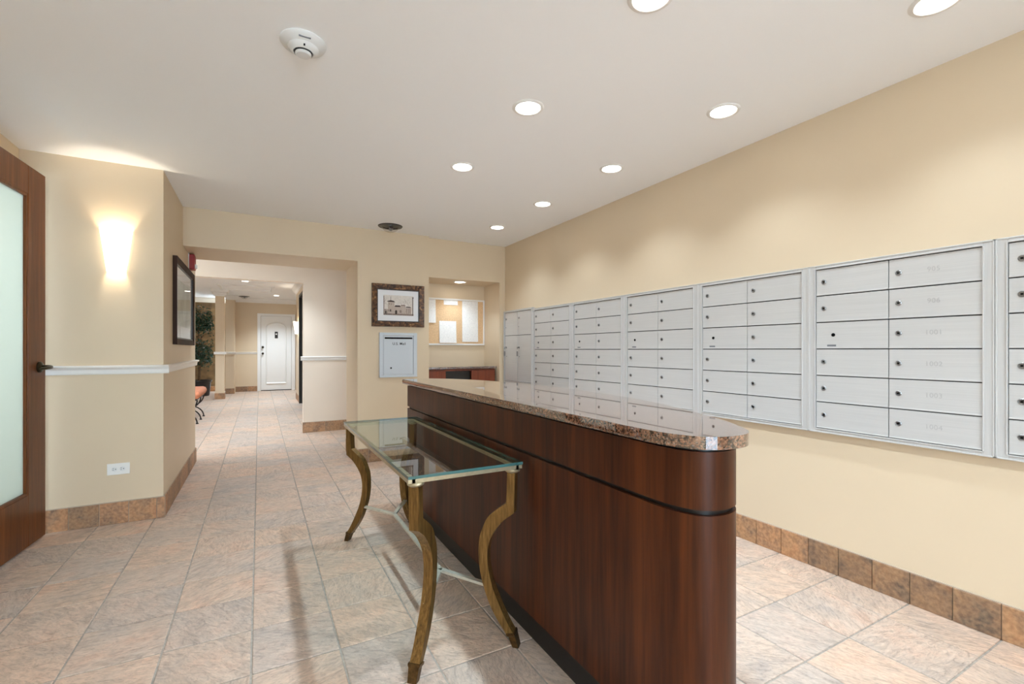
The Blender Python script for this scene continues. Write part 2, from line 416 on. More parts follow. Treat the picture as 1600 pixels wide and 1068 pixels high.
struct('ground', B(-9, -1.44, -9, 5.85, -0.12, -0.06), M['concrete'], 'grey concrete ground outside the entrance', 'ground')
struct('ground', B(-1.44, 6, -9, -2.72, -0.12, -0.06), M['concrete'], 'grey concrete ground outside the added front window', 'ground')

# ceilings
struct('ceiling', B(-1.45, 2.76, -2.72, 5.64, H, H + 0.1), M['ceiling'], 'smooth white lobby ceiling', 'ceiling')
struct('ceiling_passage', B(-3.1, 2.76, 5.64, 7.15, H, H + 0.1), M['ceiling'], 'white ceiling of the passage behind the beam', 'ceiling')
struct('ceiling_hall', B(-3.1, 2.0, 7.15, 16.0, 2.62, 2.72), M['ceiling'], 'white ceiling of the far hall', 'ceiling')

# walls
WB = M['wall']
struct('wall_right', B(2.638, 2.76, -2.72, 5.02, 0, H), WB, 'long beige wall carrying the mailboxes', 'wall')
fr = MB()
fr.box(-1.45, -1.25, -2.72, -2.6, 0, H); fr.box(1.25, 2.638, -2.72, -2.6, 0, H)
fr.box(-1.25, 1.25, -2.72, -2.6, 0, 0.08); fr.box(-1.25, 1.25, -2.72, -2.6, 2.38, H)
struct('wall_front', fr, WB, 'beige front wall round the added glazing', 'wall')
wf = MB()
for x0_ in (-1.25, -0.025, 1.2): wf.box(x0_, x0_ + 0.05, -2.69, -2.63, 0.08, 2.38)
for x0_ in (-1.2, 0.025): wf.box(x0_, x0_ + 1.175, -2.69, -2.63, 0.08, 0.13).box(x0_, x0_ + 1.175, -2.69, -2.63, 2.33, 2.38)
w1 = struct('added_window_1', wf, M['bronze'], 'bronze-framed glazing added behind the viewer to let in fill daylight', 'window')  # unseen window, added so sky light fills the lobby from behind
for x0_ in (-1.2, 0.025): obj('pane', B(x0_, x0_ + 1.175, -2.664, -2.658, 0.13, 2.33), M['clear'], w1)
struct('wall_left', MB().box(-1.44, -1.32, -2.6, 3.02, 0, H).box(-1.44, -1.32, 3.99, 4.02, 0, H).box(-1.44, -1.32, 3.02, 3.99, 2.28, H), WB, 'beige wall around the wooden entrance door', 'wall')
struct('wall_corner', B(-1.44, -0.59, 4.02, 5.85, 0, H), WB, 'beige corner wall carrying the sconce and a framed picture', 'wall')
struct('wall_back', MB().box(0.887, 1.65, 4.955, 5.64, 0, H).box(-0.59, 0.887, 4.955, 5.64, 2.083, H), WB, 'beige back wall and beam framing the hall opening', 'wall')
struct('wall_niche', MB().box(1.65, 2.76, 5.02, 5.62, 1.985, H).box(1.65, 2.76, 5.461, 5.62, 0, 1.985).box(2.562, 2.76, 5.02, 5.461, 0, 1.985), WB, 'beige notice niche at the end of the mailbox wall', 'wall')
struct('wall_passage', MB().box(0.545, 2.2, 7.15, 7.3, 0, H).box(-3.1, 0.545, 7.15, 7.3, 2.115, 2.62).box(0.545, 2.2, 7.15, 7.3, H, 2.62), M['wall2'], 'pale wall beyond the beam with the opening to the far hall', 'wall')
struct('wall_passage_end', MB().box(2.1, 2.2, 5.64, 7.15, 0, H).box(-3.1, -3.0, 5.85, 7.15, 0, H), M['wall2'], 'pale end walls of the side passage', 'wall')
struct('wall_hall_right', MB().box(0.78, 0.9, 7.3, 9.3, 0, 2.62).box(0.78, 0.9, 9.3, 11.16, 2.36, 2.62).box(0.78, 0.9, 11.16, 12.3, 0, 2.62), WB, 'right wall of the far hall around the dark lift door', 'wall')
struct('wall_hall_left', MB().box(-2.6, -2.5, 7.3, 15.6, 0, 2.62), WB, 'left wall of the far hall', 'wall')
struct('wall_far', MB().box(-0.59, -0.05, 14.98, 15.1, 0, 2.62).box(0.93, 1.75, 14.98, 15.1, 0, 2.62).box(-0.05, 0.93, 14.98, 15.1, 2.2, 2.62).box(1.65, 1.75, 12.3, 14.98, 0, 2.62).box(0.9, 1.65, 12.2, 12.3, 0, 2.62), WB, 'beige wall at the end of the far hall around the white door', 'wall')
struct('wall_far_step', B(-0.79, -0.58, 14.4, 15.1, 0, 2.62), WB, 'stepped beige wall beside the column in the far hall', 'wall')
struct('wall_alcove', B(-2.5, -0.79, 15.5, 15.62, 0, 2.62), M['brown'], 'brown mottled wall behind the potted tree', 'wall')
struct('trim_10', B(-0.915, -0.735, 12.98, 13.2, 0.14, 2.62), M['wall'], 'square beige column in the far hall', 'column')

# skirting tiles (each a piece)
def skirting(name, label, a, b, out, first, pitch=0.1525, hgt=0.143):
    a, b, o = Vector(a), Vector(b), Vector(out); L = (b - a).length; d = (b - a).normalized()
    m = MB(); m.profile([(0.0, 0.0), (0.004, 0.0), (0.004, hgt + 0.003), (0.0, hgt + 0.005)], a, b, out)
    base = struct(name, m, M['grout_dark'], label, 'skirting')
    cuts = [0.0]; x = first
    while x < L - 0.01:
        if x > 0.005: cuts.append(x)
        x += pitch
    cuts.append(L); cache = {}
    for p, q in zip(cuts, cuts[1:]):
        w = q - p - 0.004
        if w < 0.006: continue
        key = round(w, 4)
        if key not in cache:
            t = 0.011
            mm = MB(); prof = [(0.001, 0.001), (t, 0.001), (t, hgt - 0.002), (t - 0.002, hgt), (0.001, hgt)]
            mm.profile(prof, -d * w / 2, d * w / 2, out)
            cache[key] = mm.mesh('skirting_tile', M['btile'])
        link('skirting_tile', cache[key], base, a + d * (p + q) / 2)
skirting('baseboard_right', 'rust slate skirting tiles along the mailbox wall', (2.638, -0.35, 0), (2.638, 5.02, 0), (-1, 0, 0), 0.15 - 0.002, 0.15)
skirting('baseboard_left', 'rust slate skirting tiles under the sconce wall', (-1.32, 4.02, 0), (-0.579, 4.02, 0), (0, -1, 0), 0.08, 0.1535)
skirting('baseboard_entry', 'rust slate skirting tiles along the wall before the entrance door', (-1.32, 2.98, 0), (-1.32, -1.0, 0), (1, 0, 0), 0.15)
skirting('baseboard_corner', 'rust slate skirting tiles under the framed picture', (-0.59, 4.02, 0), (-0.59, 5.861, 0), (1, 0, 0), 0.1)
skirting('baseboard_corner_end', 'rust slate skirting tiles round the corner wall end', (-0.59, 5.85, 0), (-1.3, 5.85, 0), (0, 1, 0), 0.1)
skirting('baseboard_back', 'rust slate skirting tiles under the mail drop', (0.876, 4.955, 0), (1.65, 4.955, 0), (0, -1, 0), 0.12)
skirting('baseboard_back_jamb', 'rust slate skirting tiles on the opening jamb', (0.887, 4.955, 0), (0.887, 5.64, 0), (-1, 0, 0), 0.15)
skirting('baseboard_passage', 'rust slate skirting tiles on the pale passage wall', (0.534, 7.15, 0), (2.1, 7.15, 0), (0, -1, 0), 0.3, 0.3048)
skirting('baseboard_hall', 'rust slate skirting tiles on the hall right wall', (0.78, 11.16, 0), (0.78, 12.3, 0), (-1, 0, 0), 0.3, 0.3048)
skirting('baseboard_far', 'rust slate skirting tiles beside the white far door', (-0.59, 14.98, 0), (-0.05, 14.98, 0), (0, -1, 0), 0.3, 0.3048)
skirting('baseboard_far_step', 'rust slate skirting tiles on the stepped far wall', (-0.79, 14.4, 0), (-0.58, 14.4, 0), (0, -1, 0), 0.15)
skirting('baseboard_alcove', 'slate skirting tiles behind the potted tree', (-2.5, 15.5, 0), (-0.79, 15.5, 0), (0, -1, 0), 0.3, 0.3048)
struct('baseboard_column', B(-0.928, -0.722, 12.967, 13.213, 0, 0.14), M['btile'], 'slate tile base of the square column', 'skirting')

# chair rails
RAIL = [(0, 0), (0.010, 0.0), (0.014, 0.008), (0.016, 0.030), (0.022, 0.038), (0.030, 0.042), (0.034, 0.050), (0.030, 0.058), (0, 0.060)]
def rail(name, label, a, b, out, z=1.005):
    a = Vector(a) + Vector((0, 0, z)); b = Vector(b) + Vector((0, 0, z))
    return struct(name, MB().profile(RAIL, a, b, out), M['trim'], label, 'chair rail')
rail('trim_1', 'white chair rail below the lit wall sconce', (-1.32, 4.02, 0), (-0.556, 4.02, 0), (0, -1, 0))
rail('trim_9', 'white chair rail along the wall before the entrance door', (-1.32, 2.98, 0), (-1.32, -1.0, 0), (1, 0, 0))
rail('trim_2', 'white chair rail below the picture on the corner wall', (-0.59, 4.0201, 0), (-0.59, 5.884, 0), (1, 0, 0))
rail('trim_3', 'white chair rail returning round the corner wall end', (-0.59, 5.85, 0), (-1.3, 5.85, 0), (0, 1, 0))
rail('trim_4', 'white chair rail on the pale passage wall', (0.51, 7.15, 0), (2.1, 7.15, 0), (0, -1, 0), 1.017)
rail('trim_5', 'white chair rail beside the far white door', (-0.58, 14.98, 0), (-0.06, 14.98, 0), (0, -1, 0), 1.045)
rail('trim_6', 'white chair rail on the stepped far wall', (-0.79, 14.4, 0), (-0.545, 14.4, 0), (0, -1, 0), 1.05)
struct('trim_7', MB().box(-0.945, -0.705, 12.95, 13.23, 1.06, 1.12, 0.008), M['trim'], 'white chair rail band round the square column', 'chair rail')
CROWN = [(0, 0), (0.012, 0), (0.018, 0.02), (0.05, 0.045), (0.085, 0.09), (0.1, 0.105), (0.1, 0.125), (0, 0.125)]
def crown(name, label, a, b, out):
    a = Vector(a) + Vector((0, 0, 2.493)); b = Vector(b) + Vector((0, 0, 2.493))
    struct(name, MB().profile(CROWN, a, b, out), M['trim'], label, 'crown moulding')
crown('trim_11', 'white crown moulding above the far white door', (-0.58, 14.98, 0), (1.65, 14.98, 0), (0, -1, 0))
crown('trim_12', 'white crown moulding on the stepped far wall', (-0.79, 14.4, 0), (-0.5, 14.4, 0), (0, -1, 0))
crown('trim_13', 'white crown moulding above the potted tree', (-2.5, 15.5, 0), (-0.79, 15.5, 0), (0, -1, 0))
crown('trim_14', 'white crown moulding on the hall right wall', (0.78, 7.3, 0), (0.78, 12.3, 0), (-1, 0, 0))
cc = MB()
for x0, x1, y0, y1, z0, z1 in ((-0.94, -0.71, 12.955, 13.225, 2.44, 2.47), (-0.965, -0.685, 12.93, 13.25, 2.47, 2.53), (-1.0, -0.65, 12.895, 13.285, 2.53, 2.62)):
    cc.box(x0, x1, y0, y1, z0, z1, 0.008)
struct('trim_15', cc, M['trim'], 'white stepped capital on the square column', 'crown moulding')

# ------------------------------------------------------------------ doors
dr = thing('door_1', 'mahogany entrance door with tall frosted glass panel, slightly ajar', 'door', (-1.268, 3.035, 0), kind='structure', rotz=math.radians(-4.2))
# local frame: x = thickness (room side +x), y = along the leaf from hinge to latch
LW = 0.925; LH = 2.255
obj('stile', B(-0.022, 0.022, LW - 0.2, LW, 0.012, LH, 0.003), M['doorwood'], dr)
obj('stile', B(-0.022, 0.022, 0, 0.2, 0.012, LH, 0.003), M['doorwood'], dr)
obj('rail', B(-0.022, 0.022, 0.2, LW - 0.2, LH - 0.17, LH, 0.003), M['doorwood'], dr)
obj('rail', B(-0.022, 0.022, 0.2, LW - 0.2, 0.012, 0.315, 0.003), M['doorwood'], dr)
obj('glass', B(-0.004, 0.004, 0.2, LW - 0.2, 0.315, LH - 0.17), M['frost'], dr)
bd = MB()
for sx in (-1, 1):
    x0, x1 = (0.004, 0.018) if sx > 0 else (-0.018, -0.004)
    bd.box(x0, x1, 0.2, 0.214, 0.315, LH - 0.17); bd.box(x0, x1, LW - 0.214, LW - 0.2, 0.315, LH - 0.17)
    bd.box(x0, x1, 0.214, LW - 0.214, 0.315, 0.329); bd.box(x0, x1, 0.214, LW - 0.214, LH - 0.184, LH - 0.17)
obj('glazing_bead', bd, M['doorwood'], dr)
hd = MB().lathe([(0.0, 0.0), (0.034, 0.0), (0.034, 0.008), (0.028, 0.013), (0.013, 0.016), (0.012, 0.055), (0.0, 0.055)], (0, 0, 0), 24, mat=Matrix.Rotation(math.pi / 2, 3, 'Y'))
hd.tube([(0.05, 0.012, 0.0), (0.058, -0.01, -0.001), (0.06, -0.05, -0.003), (0.057, -0.085, -0.006), (0.05, -0.115, -0.008)], [0.011, 0.012, 0.0105, 0.0095, 0.008], 10)
obj('lever_handle', hd, M['bronze'], dr, 40, (0.022, LW - 0.078, 1.063))
struct('added_shade_porch', MB().box(-3.2, -1.44, 4.6, 4.72, -0.06, 2.6).box(-3.2, -1.44, 2.55, 2.67, -0.06, 2.6).box(-3.2, -1.44, 2.55, 4.72, 2.6, 2.7).box(-3.32, -3.2, 2.55, 4.72, -0.06, 1.2).box(-3.32, -3.2, 2.55, 4.72, 2.2, 2.7), M['trim'], 'white porch added behind the frosted door to dim its daylight', 'porch')  # added enclosure that cuts the sky light reaching the frosted glass
jm = MB().box(-1.45, -1.3, 2.98, 3.02, 0, 2.33).box(-1.45, -1.3, 3.99, 4.018, 0, 2.33).box(-1.45, -1.3, 3.02, 3.99, 2.28, 2.33)
struct('trim_8', jm, M['doorwood'], 'mahogany frame round the entrance door', 'door frame')

struct('far_door_light_block', B(-0.05, 0.93, 15.1, 15.2, 0, 2.62), WB, 'backing added behind the white far door to block stray sky light', 'wall')  # added block against sky leaking round the door leaf
d2 = thing('door_2', 'white door with arched raised panel at the end of the hall', 'door', (0.43, 14.98, 0), kind='structure')
obj('leaf', B(-0.39, 0.39, 0.03, 0.075, 0.02, 2.13, 0.004), M['trim'], d2)
obj('casing', MB().box(-0.48, -0.395, -0.02, 0.07, 0, 2.2).box(0.395, 0.49, -0.02, 0.07, 0, 2.2).box(-0.395, 0.395, -0.02, 0.07, 2.135, 2.2), M['trim'], d2)
def arch(w, z0, z1, rise, n=12):
    p = [(-w, z0), (w, z0), (w, z1)]
    for i in range(1, n): a = math.pi * i / n; p.append((w * math.cos(a), z1 + rise * math.sin(a)))
    p.append((-w, z1)); return p
am = MB()
outer = arch(0.265, 0.2, 1.80, 0.17); inner = arch(0.235, 0.235, 1.79, 0.15)
vo = [am.b.verts.new((x, 0.03, z)) for x, z in outer]; vm = [am.b.verts.new((x * 0.95, 0.006, z * 0.992 + 0.008)) for x, z in outer]; vi = [am.b.verts.new((x, 0.024, z)) for x, z in inner]
for P, Q in ((vo, vm), (vm, vi)):
    for i in range(len(P)): am.b.faces.new((P[i], P[(i + 1) % len(P)], Q[(i + 1) % len(P)], Q[i]))
am.b.faces.new(vi)
obj('arched_panel', am, M['trim'], d2)
obj('number_plate', MB().box(-0.04, 0.04, 0.012, 0.024, 1.5, 1.69, 0.004), M['elev'], d2)
obj('viewer', MB().lathe([(0, 0), (0.022, 0), (0.02, 0.008), (0, 0.01)], (0, 0, 0), 14, mat=Matrix.Rotation(math.pi / 2, 3, 'X')), M['whiteplastic'], d2, 40, (0, 0.012, 1.62))
for z in (1.245, 1.065):
    obj('door_knob', MB().lathe([(0, 0), (0.032, 0), (0.032, 0.006), (0.012, 0.012), (0.012, 0.03), (0.028, 0.042), (0.026, 0.06), (0, 0.066)], (0, 0, 0), 18, mat=Matrix.Rotation(math.pi / 2, 3, 'X')), M['bronze'], d2, 40, (-0.345, 0.03, z))
obj('threshold', B(-0.39, 0.39, 0.02, 0.1, 0.0, 0.018), M['black'], d2)

d3 = thing('door_3', 'dark bronze lift door in the hall right wall', 'lift door', (0.8, 10.23, 0), kind='structure')
obj('door_panel', B(0.02, 0.05, -0.93, -0.003, 0, 2.36), M['elev'], d3); obj('door_panel', B(0.02, 0.05, 0.003, 0.93, 0, 2.36), M['elev'], d3)
obj('door_frame', MB().box(-0.04, 0.02, 0.87, 0.93, 0, 2.36).box(-0.04, 0.02, -0.93, -0.87, 0, 2.36).box(-0.04, 0.02, -0.87, 0.87, 2.3, 2.36), M['elev'], d3)

# ================================================================== THINGS
# ------------------------------------------------------------------ reception counter
def smooth_path(P, sub=4):
    out = []
    for i in range(len(P) - 1):
        p0, p1, p2, p3 = (Vector(P[max(i - 1, 0)]), Vector(P[i]), Vector(P[i + 1]), Vector(P[min(i + 2, len(P) - 1)]))
        for k in range(sub):
            t = k / sub
            out.append(0.5 * ((2 * p1) + (p2 - p0) * t + (2 * p0 - 5 * p1 + 4 * p2 - p3) * t * t + (3 * p1 - p0 - 3 * p2 + p3) * t ** 3))
    out.append(Vector(P[-1])); return out
EDGE = [(0.905, 3.315), (0.905, 0.935), (0.911, 0.862), (0.934, 0.797), (0.972, 0.757), (1.03, 0.741), (1.088, 0.748), (1.134, 0.778),
        (1.172, 0.83), (1.228, 0.92), (1.3, 1.08), (1.382, 1.305), (1.446, 1.585), (1.486, 2.02), (1.482, 2.43), (1.424, 2.75), (1.28, 3.125), (1.1, 3.33)]
PLAN = [Vector(EDGE[0])] + smooth_path([(p[0], p[1]) for p in EDGE[1:]], 5)
def inset(P, d):
    n = len(P); out = []
    for i in range(n):
        a = (P[i] - P[i - 1]).normalized(); b = (P[(i + 1) % n] - P[i]).normalized()
        na, nb = Vector((-a.y, a.x)), Vector((-b.y, b.x)); m = (na + nb)
        out.append(P[i] + m * (d / max(0.35, (1 + na.dot(nb)))))
    return out
ct = thing('reception_counter', 'dark cherry reception counter with rounded end and black toe kick', 'counter', (0.93, 2.0, 0))
CO = Vector((0.93, 2.0))
loc_plan = lambda d: [p - CO for p in inset(PLAN, d)]
obj('lower_panel', MB().prism(loc_plan(0.03), 0.126, 0.752), M['cherry'], ct, 35)
obj('upper_panel', MB().prism(loc_plan(0.03), 0.766, 0.913), M['cherry'], ct, 35)
obj('reveal_strip', MB().prism(loc_plan(0.042), 0.752, 0.766), M['black'], ct, 35)
obj('top_gap_strip', MB().prism(loc_plan(0.04), 0.913, 0.925), M['black'], ct, 35)
obj('toe_kick', MB().prism(loc_plan(0.068), 0.0, 0.126), M['black'], ct, 35)
tag(obj('granite_countertop', MB().prism(loc_plan(0.0), 0.925, 0.957, 0.006), M['granite'], None, 35, (0.93, 2.0, 0)), 'polished brown speckled granite top of the reception counter', 'countertop')

# ------------------------------------------------------------------ glass console table
tb = thing('console_table', 'glass-topped console table with curved antique gold legs', 'table', (0.685, 2.295, 0))
TX, TY = 0.222, 0.70            # half sizes of the frame
gt = MB().box(-TX - 0.008, TX + 0.008, -TY - 0.005, TY + 0.005, 0.716, 0.727)
go = obj('glass_top', gt, M['glass'], tb); go.data.materials.append(M['glass_edge'])
for p in go.data.polygons:
    if abs(p.normal.z) < 0.5: p.material_index = 1
def rail_bar(a, b): return MB().bar(a, b, 0.026, 0.016)
for s in (-1, 1):
    obj('frame_rail', rail_bar((s * (TX - 0.006), -TY, 0.708), (s * (TX - 0.006), TY, 0.708)), M['railm'], tb)
    obj('frame_rail', rail_bar((-TX + 0.007, s * (TY - 0.013), 0.708), (TX - 0.007, s * (TY - 0.013), 0.708)), M['railm'], tb)
PAIRS = [((.021, .690), (-.011, .690)), ((.023, .61), (-.009, .61)), ((.026, .565), (-.007, .529)), ((.072, .531), (.035, .497)), ((.104, .50), (.064, .463)),
         ((.122, .462), (.085, .43)), ((.136, .422), (.097, .399)), ((.141, .366), (.104, .35)), ((.138, .31), (.101, .305)), ((.129, .258), (.093, .265)),
         ((.113, .205), (.081, .222)), ((.093, .154), (.062, .178)), ((.07, .113), (.041, .133)), ((.047, .079), (.017, .088)), ((.024, .05), (-.004, .056))]
def refine(P):
    a = smooth_path([(p[0], p[1]) for p in P[2:]], 3)
    return [Vector(p) for p in P[:2]] + a
def leg_meshes():
    I = refine([p[0] for p in PAIRS]); O = refine([p[1] for p in PAIRS]); w = 0.0195
    m = MB(); rings = []
    for i, o in zip(I, O):
        rings.append([m.b.verts.new((i.x, -w, i.y)), m.b.verts.new((i.x, w, i.y)), m.b.verts.new((o.x, w, o.y)), m.b.verts.new((o.x, -w, o.y))])
    for A, C in zip(rings, rings[1:]):
        for k in range(4): m.b.faces.new((A[k], A[(k + 1) % 4], C[(k + 1) % 4], C[k]))
    m.b.faces.new(rings[0]); m.b.faces.new(rings[-1][::-1])
    leg = m.mesh('leg', M['gold'], 28)
    cap = MB(); q = []
    for (ix, iz), (ox, oz), ww in (((.026, .052), (-.007, .059), .024), ((.022, .044), (-.010, .052), .0235), ((.016, .040), (-.011, .046), .020), ((.0, .0), (-.024, .0), .017)):
        q.append([cap.b.verts.new((ix, -ww, iz)), cap.b.verts.new((ix, ww, iz)), cap.b.verts.new((ox, ww, oz)), cap.b.verts.new((ox, -ww, oz))])
    for A, C in zip(q, q[1:]):
        for k in range(4): cap.b.faces.new((A[k], A[(k + 1) % 4], C[(k + 1) % 4], C[k]))
    cap.b.faces.new(q[0]); cap.b.faces.new(q[-1][::-1])
    foot = cap.mesh('foot_cap', M['footm'])
    col = MB().lathe([(0.0, 0.682), (0.020, 0.684), (0.029, 0.690), (0.031, 0.695), (0.028, 0.700), (0.0, 0.701)], (0.005, 0, 0), 20).mesh('collar', M['railm'], 50)
    return leg, foot, col
LEG, FOOT, COLLAR = leg_meshes()
for sx, sy in ((-1, -1), (1, -1), (1, 1), (-1, 1)):
    lg = link('leg', LEG, tb, (sx * (TX - 0.022), sy * (TY - 0.016), 0)); lg.rotation_euler.z = math.atan2(-sy, -sx)
    link('foot_cap', FOOT, lg); link('collar', COLLAR, lg)
zs = 0.22; JY = 0.385
leg_pt = lambda sx, sy: (sx * (TX - 0.022 - 0.084 * 0.7071), sy * (TY - 0.016 - 0.084 * 0.7071), zs)
obj('stretcher', MB().bar((0, -JY, zs), (0, JY, zs), 0.02, 0.011), M['stretch'], tb)
for sx, sy in ((-1, -1), (1, -1), (1, 1), (-1, 1)):
    obj('stretcher_arm', MB().bar((0, sy * JY, zs), leg_pt(sx, sy), 0.02, 0.011), M['stretch'], tb)

# ------------------------------------------------------------------ mailboxes
MX = 2.608
def door_mesh(w, hgt):
    m = MB(); m.box(0, 0.008, -w / 2, w / 2, -hgt / 2, hgt / 2, 0.0012)
    m.box(-0.003, 0.001, -w / 2, w / 2, -hgt / 2, -hgt / 2 + 0.006, 0.001)
    return m.mesh('mailbox_door', M['alu'])
RX = Matrix.Rotation(-math.pi / 2, 3, 'Y')     # lathe axis z -> -x (into the room)
LOCK = MB().lathe([(0, 0.0), (0.0125, 0.0), (0.0125, 0.003), (0.010, 0.005), (0.009, 0.004), (0, 0.004)], (0, 0, 0), 16, mat=RX).mesh('lock', M['chrome'], 40)
KEYHOLE = MB().box(-0.0052, -0.003, -0.0042, 0.0042, -0.0035, 0.0035, 0.001).mesh('keyhole', M['hole'])
MASTER = MB().lathe([(0, 0.0), (0.009, 0.0), (0.009, 0.002), (0.006, 0.0025), (0, 0.0015)], (0, 0, 0), 14, mat=RX).mesh('master_lock', M['hole'], 40)
TAGM = MB().box(-0.0012, 0.0, -0.021, 0.021, -0.0045, 0.0045).mesh('tag_strip', M['tagd'])
DW, DH, RH = 0.3212, 0.1347, 0.1397
DOOR = door_mesh(DW, DH)
def frame_mb(y0, y1, z0, z1, fy, fz):
    """rim in local yz, thickness towards -x"""
    m = MB()
    for a0, a1, b0, b1 in ((y0, y0 + fy, z0, z1), (y1 - fy, y1, z0, z1), (y0 + fy, y1 - fy, z0, z0 + fz), (y0 + fy, y1 - fy, z1 - fz, z1)):
        m.box(-0.004, 0.03, a0, a1, b0, b1, 0.0015)
    # raised inner lip and outer bead
    for a0, a1, b0, b1 in ((y0, y0 + 0.006, z0, z1), (y1 - 0.006, y1, z0, z1), (y0, y1, z0, z0 + 0.006), (y0, y1, z1 - 0.006, z1)):
        m.box(-0.007, 0.0, a0, a1, b0, b1, 0.001)
    yi0, yi1, zi0, zi1 = y0 + fy, y1 - fy, z0 + fz, z1 - fz
    for a0, a1, b0, b1 in ((yi0 - 0.005, yi0, zi0, zi1), (yi1, yi1 + 0.005, zi0, zi1), (yi0, yi1, zi1, zi1 + 0.005), (yi0, yi1, zi0 - 0.005, zi0)):
        m.box(-0.008, 0.0, a0, a1, b0, b1, 0.001)
    return m
def mailbox_unit(ymax, label, numbers=None):
    """ymax: left-hand (far) edge of the door field as seen from the room"""
    u = thing('mailbox_unit', label, 'mailbox', (MX, ymax - 0.325, 0.733), 'wall mailbox banks')
    obj('back_panel', B(0.006, 0.03, -0.33, 0.33, 0.015, 0.87), M['gap'], u)
    obj('frame', frame_mb(-0.3608, 0.3608, 0.0, 0.882, 0.036, 0.021), M['aluf'], u)
    for c in (0, 1):
        for r in range(6):
            y = 0.1625 if c == 0 else -0.1625
            z = 0.0215 + 6 * RH - (r + 0.5) * RH
            d = link('mailbox_door', DOOR, u, (0, y, z))
            if c == 0 and r == 2:
                link('master_lock', MASTER, d, (0, DW / 2 - 0.083, 0.003)); link('tag_strip', TAGM, d, (0, DW / 2 - 0.075, -0.052))
            else:
                lk = link('lock', LOCK, d, (0, DW / 2 - 0.037, 0.003)); 
                link('keyhole', KEYHOLE, lk)
            if numbers and c == 1:
                n = link('engraved_number', text_mesh(numbers[r], 0.03, M['engr']), d, (-0.0006, DW / 2 - 0.165, 0.003))
                n.rotation_euler = (math.radians(90), 0, math.radians(-90))
    return u
mailbox_unit(0.674, 'silver mailbox bank nearest the camera, cut off by the picture edge')
mailbox_unit(1.397, 'large silver mailbox bank with engraved numbers 905 to 1004', ['905', '906', '1001', '1002', '1003', '1004'])
mailbox_unit(2.119, 'silver mailbox bank right above the rounded counter end')
mailbox_unit(2.8408, 'silver mailbox bank fourth from the far niche')
mailbox_unit(3.5626, 'silver mailbox bank third from the far niche')
mailbox_unit(4.2844, 'silver twelve-door mailbox bank next to the parcel lockers')
pu = thing('parcel_locker', 'silver parcel locker bank with four tall doors beside the niche', 'parcel locker', (MX, 4.652, 0.733))
obj('back_panel', B(0.006, 0.03, -0.325, 0.325, 0.065, 0.89), M['gap'], pu)
obj('frame', frame_mb(-0.3305, 0.338, 0.05, 0.9, 0.02, 0.021), M['aluf'], pu)
KEY = MB().lathe([(0.0, 0.006), (0.004, 0.006), (0.004, 0.022), (0, 0.022)], (0, 0, 0), 8, mat=RX); KEY.box(-0.024, -0.021, -0.009, 0.009, -0.02, 0.006, 0.001)
KEY = KEY.mesh('key', M['chrome'])
KTAG = MB().box(-0.026, -0.02, -0.013, 0.013, -0.085, -0.028, 0.002).mesh('key_tag', M['tagd'])
for c, y in enumerate((0.158, -0.152)):
    d = link('locker_door', door_mesh(0.303, 0.268), pu, (0, y, 0.741)); link('lock', LOCK, d, (0, 0.12, 0.06)); link('keyhole', KEYHOLE, d, (0, 0.12, -0.04))
    d = link('locker_door', door_mesh(0.303, 0.527), pu, (0, y, 0.338)); link('lock', LOCK, d, (0, 0.12, 0.125))
    k_ = link('key', KEY, d, (0, 0.12, 0.125)); link('keyhole', KEYHOLE, d, (0, 0.105, 0.02)); 
    link('key_tag', KTAG, d, (0, 0.12, 0.11))

# ------------------------------------------------------------------ mail drop
md = thing('mail_drop', 'pale grey wall mail drop lettered U.S. Mail below the building picture', 'mail drop', (1.3075, 4.955, 0.877))
fm = MB()
for a in ((-0.2025, -0.160, 0, 0.474), (0.163, 0.2025, 0, 0.474), (-0.160, 0.163, 0, 0.026), (-0.160, 0.163, 0.444, 0.474)): fm.box(a[0], a[1], -0.022, 0.0, a[2], a[3], 0.002)
fm.box(-0.2025, 0.2025, -0.028, -0.02, 0.0, 0.012, 0.002); fm.box(-0.2025, -0.196, -0.028, -0.02, 0, 0.474, 0.001); fm.box(-0.167, -0.160, -0.027, -0.02, 0.02, 0.45, 0.001)
obj('frame', fm, M['mailbox'], md)
dd = obj('door', MB().box(-0.157, 0.160, -0.018, -0.002, 0.028, 0.440, 0.002), M['mailbox'], md)
obj('mail_slot', B(-0.147, 0.150, -0.021, -0.017, 0.408, 0.425), M['hole'], dd)
tx = link('lettering', text_mesh('U.S. Mail', 0.038, M['inkd'], True), dd, (0.006, -0.0186, 0.356)); tx.rotation_euler = (math.radians(90), 0, 0)
obj('lock', MB().lathe([(0, 0), (0.009, 0), (0.009, 0.003), (0, 0.004)], (-0.08, -0.018, 0.099), 14, mat=Matrix.Rotation(math.pi / 2, 3, 'X')), M['hole'], dd)

